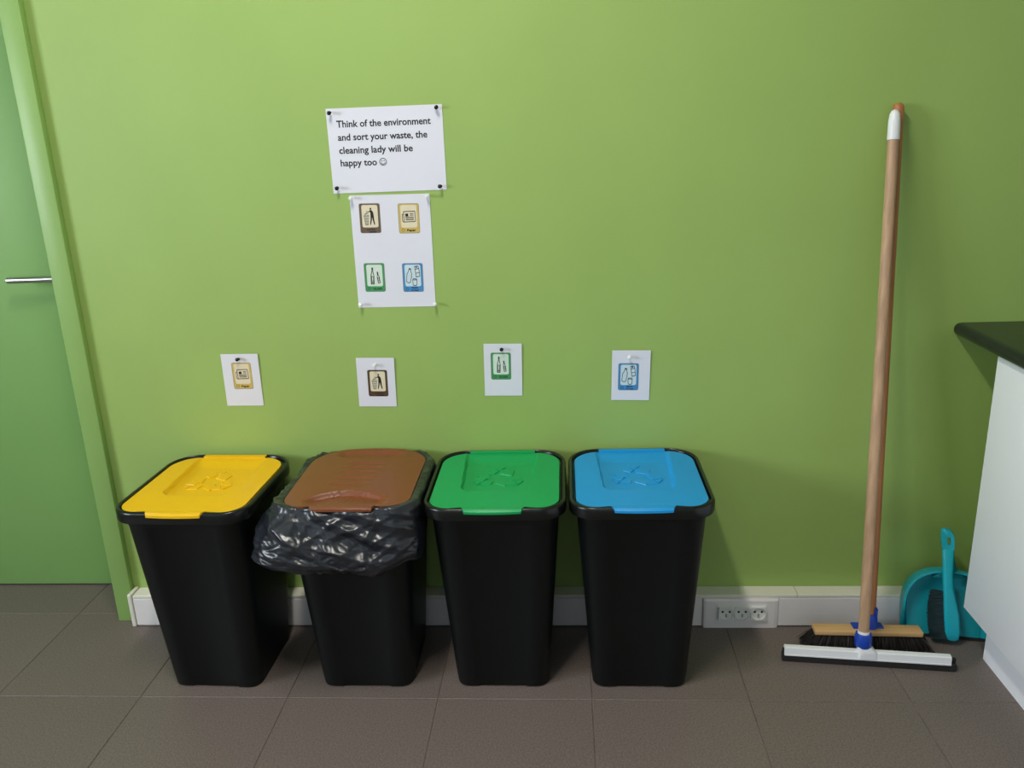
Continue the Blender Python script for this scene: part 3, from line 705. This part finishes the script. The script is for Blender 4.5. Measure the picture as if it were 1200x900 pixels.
# ------------------------------------------------------------ dustpan and hand brush
DPW = 0.228
DP_LOC, DP_ROT = (1.130, -0.096, 0.0), (math.radians(-13), 0, math.radians(-9.5))
DP = tag(empty('dustpan', DP_LOC, DP_ROT), 'turquoise plastic dustpan standing upright against the trunking beside the cabinet', 'dustpan')
def pan_outline(k=0.0, n=40):
    """left bottom -> arc -> right bottom, in x / z; k shrinks"""
    hw_ = DPW/2-k; P = [(-hw_+0.002, 0.0), (-hw_, 0.05)]
    top = 0.200-k; sh = 0.095
    for i in range(n+1):
        a = math.pi*(1-i/n); c, s = math.cos(a), math.sin(a)
        P.append((hw_*math.copysign(abs(c)**0.85, c), sh+(top-sh)*abs(s)**0.85))
    P += [(hw_, 0.05), (hw_-0.002, 0.0)]
    return P
o0, o1 = pan_outline(0.0), pan_outline(0.010)
def depth(z): return 0.006+0.040*smooth(-0.01, 0.12, z)     # how far the rim stands forward of the back plate
V, F = [], []
n = len(o0)
lay = []
lay.append([(x, -depth(z), z) for x, z in o0])               # outer rim front
lay.append([(x*0.985, 0.004, z*0.985) for x, z in o0])       # outer back
lay.append([(x, -depth(z), z) for x, z in pan_outline(0.006)])       # rim inner front
lay.append([(x*0.95, 0.0, z) for x, z in pan_outline(0.014)])        # inner back
for l_ in lay: V += l_
for i in range(n-1):
    F.append((i, n+i, n+i+1, i+1)); F.append((i, i+1, 2*n+i+1, 2*n+i)); F.append((2*n+i, 2*n+i+1, 3*n+i+1, 3*n+i))
# back plate (inside face) with a crease above the lip
def plate(yoff, src, flip):
    rows = []; b0 = len(V); P = src
    half = n//2
    for i in range(half):
        a, c = P[i], P[n-1-i]
        for t in range(9): 
            u = t/8; x = a[0]*(1-u)+c[0]*u; z = a[2]*(1-u)+c[2]*u
            lip = -0.007*(1-smooth(0.012, 0.042, z)) if not flip else 0.0
            V.append((x, yoff+lip, z))
    for i in range(half-1):
        for t in range(8):
            q = (b0+i*9+t, b0+i*9+t+1, b0+(i+1)*9+t+1, b0+(i+1)*9+t)
            F.append(q[::-1] if flip else q)
plate(0.0, lay[3], False); plate(0.004, lay[1], True)
pan = link('pan', pyd('pan', V, F), 'teal', DP); autosmooth(pan, 40)
# dustpan handle: channel behind the brush handle
hs = []
for z, wx, y in ((0.175, 0.046, -0.022), (0.186, 0.032, -0.024), (0.196, 0.022, -0.024), (0.210, 0.0165, -0.022), (0.235, 0.0150, -0.018), (0.252, 0.0120, -0.012)):
    hs.append([(x+0.004-(z-0.2)*0.10, y+yy, z) for x, yy in rrect(2*wx, 0.014, 0.0055, 4)])
autosmooth(link('handle', loft('handle', hs), 'teal', DP), 60)
link('dark_edge_strip', boxme('dark_edge_strip', -DPW/2+0.004, DPW/2-0.004, -0.0125, 0.006, 0.0, 0.006), 'rubber', DP)  # thin dark strip along the pan's lower edge
HB_ = tag(empty('hand_brush', (1.129, -0.112, 0.0), (math.radians(-8), 0, math.radians(-9.5))), 'turquoise hand brush with dark bristles clipped inside the dustpan', 'hand brush')
bk = []
for z, cx_, wx, y, t_ in ((0.012, 0.013, 0.006, -0.030, 0.005), (0.018, 0.012, 0.015, -0.031, 0.010), (0.040, 0.010, 0.0200, -0.033, 0.013), (0.090, 0.004, 0.0200, -0.034, 0.014), (0.130, -0.003, 0.0165, -0.034, 0.014), (0.165, -0.009, 0.0135, -0.033, 0.014),
                       (0.200, -0.012, 0.0130, -0.030, 0.013), (0.240, -0.013, 0.0140, -0.026, 0.012), (0.266, -0.014, 0.0150, -0.023, 0.010), (0.271, -0.014, 0.0130, -0.022, 0.008)):
    bk.append([(cx_+x, y+yy, z) for x, yy in rrect(2*wx, 2*t_*0.8, min(wx, t_*0.8)*0.75, 5)])
br_o = link('brush_back', loft('brush_back', bk), 'teal', HB_); autosmooth(br_o, 60)
# hanging loop: open eye at the top
NL = 28; outer, inner = [], []
for i in range(NL):
    a = 2*math.pi*i/NL; c, d = math.cos(a), math.sin(a); up = (1+d)/2
    wx = 0.0150+0.0035*up
    outer.append((wx*math.copysign(abs(c)**0.7, c)-0.0135-0.006*up*up, 0.036*math.copysign(abs(d)**0.75, d)+0.290+0.004*c*-up))
    inner.append((0.0052*c-0.0125-0.002*up, 0.0120*d+0.293))
def leanb(x, z, front): return (x, -0.024+0.13*(z-0.25)+(-0.006 if front else 0.006), z)
grow = [(outer[i][0]*0.86+inner[i][0]*0.14, outer[i][1]*0.86+inner[i][1]*0.14) for i in range(NL)]
rg = [[leanb(*p, True) for p in inner], [(x, y-0.001, z) for x, y, z in (leanb(*p, True) for p in grow)], [(x, y+0.003, z) for x, y, z in (leanb(*p, True) for p in outer)], [leanb(*p, False) for p in outer], [leanb(*p, False) for p in inner], [leanb(*p, True) for p in inner]]
autosmooth(link('hanging_loop', loft('hanging_loop', rg, False, False), 'teal', HB_), 50)
V, F = [], []
rng = random.Random(5)
for k in range(1500):
    t = rng.random(); z = 0.020+0.135*t; xb = 0.012-0.028*t+0.006*0
    row = round(t*14)/14
    z = 0.020+0.130*row+rng.uniform(-0.0028, 0.0028); xb = 0.000-0.014*row
    x1 = xb-0.034-0.010*math.sin(math.pi*min(1, row*0.8+0.2))-rng.uniform(-0.004, 0.004); z1 = z+rng.uniform(-0.006, 0.004)-0.002; y0 = -0.030+rng.uniform(-0.008, 0.008); y1 = y0+rng.uniform(-0.006, 0.008)+0.004
    b = len(V); s = 0.0010
    V += [(xb, y0, z-s), (xb, y0, z+s), ((xb+x1)/2, (y0+y1)/2, (z+z1)/2+s), ((xb+x1)/2, (y0+y1)/2, (z+z1)/2-s), (x1, y1, z1+s*0.5), (x1, y1, z1-s*0.5)]
    F += [(b, b+1, b+2, b+3), (b+3, b+2, b+4, b+5)]
bz = link('bristles', pyd('bristles', V, F), 'bris2', HB_); bz['kind'] = 'stuff'

# ------------------------------------------------------------ kitchen counter
WZ0, WZ1 = 0.846, 0.880
prof = [(X1-0.005, WZ1), (1.125, WZ1)]
for i in range(1, 8):
    a = math.pi/2+math.pi*i/8; prof.append((1.122+0.017*math.cos(a), (WZ0+WZ1)/2+0.017*math.sin(a)))
prof += [(1.125, WZ0), (X1-0.005, WZ0)]
wt = link('worktop', loft('worktop', [[(x, y, z) for x, z in prof] for y in (-2.1, -0.002)]), 'stone'); autosmooth(wt, 30)
tag(wt, 'black speckled stone worktop with rounded front edge meeting the green wall', 'worktop')
def cabinet(y1, wd, label):
    r = tag(empty('base_cabinet', (1.124, y1, 0)), label, 'cabinet')
    link('carcass', boxme('carcass', 0.020, X1-1.124-0.01, -wd+0.0, 0.0, 0.158, WZ0-0.001), 'cab', r)
    autosmooth(link('door', boxme('door', 0.0, 0.018, -wd+0.0015, -0.0, 0.158, WZ0-0.004, bev=0.0012), 'cab', r))
    link('plinth', boxme('plinth', 0.069, 0.085, -wd, 0.0, 0.0, 0.158), 'cab', r)
    return r
cabinet(-0.20, 0.90, 'white kitchen base cabinet under the black worktop, nearest the green wall')
cabinet(-1.10, 0.90, 'white kitchen base cabinet under the worktop, farther from the green wall')

# ------------------------------------------------------------ ceiling lamp
CL = tag(empty('ceiling_light', (LAMP[0], LAMP[1], H)), 'long white ceiling light above the bins', 'ceiling light')
link('housing', boxme('housing', -0.09, 0.09, -0.48, 0.48, -0.05, 0.0, bev=0.004), 'lampm', CL)
link('diffuser', boxme('diffuser', -0.07, 0.07, -0.45, 0.45, -0.075, -0.05, bev=0.004), 'glow', CL)
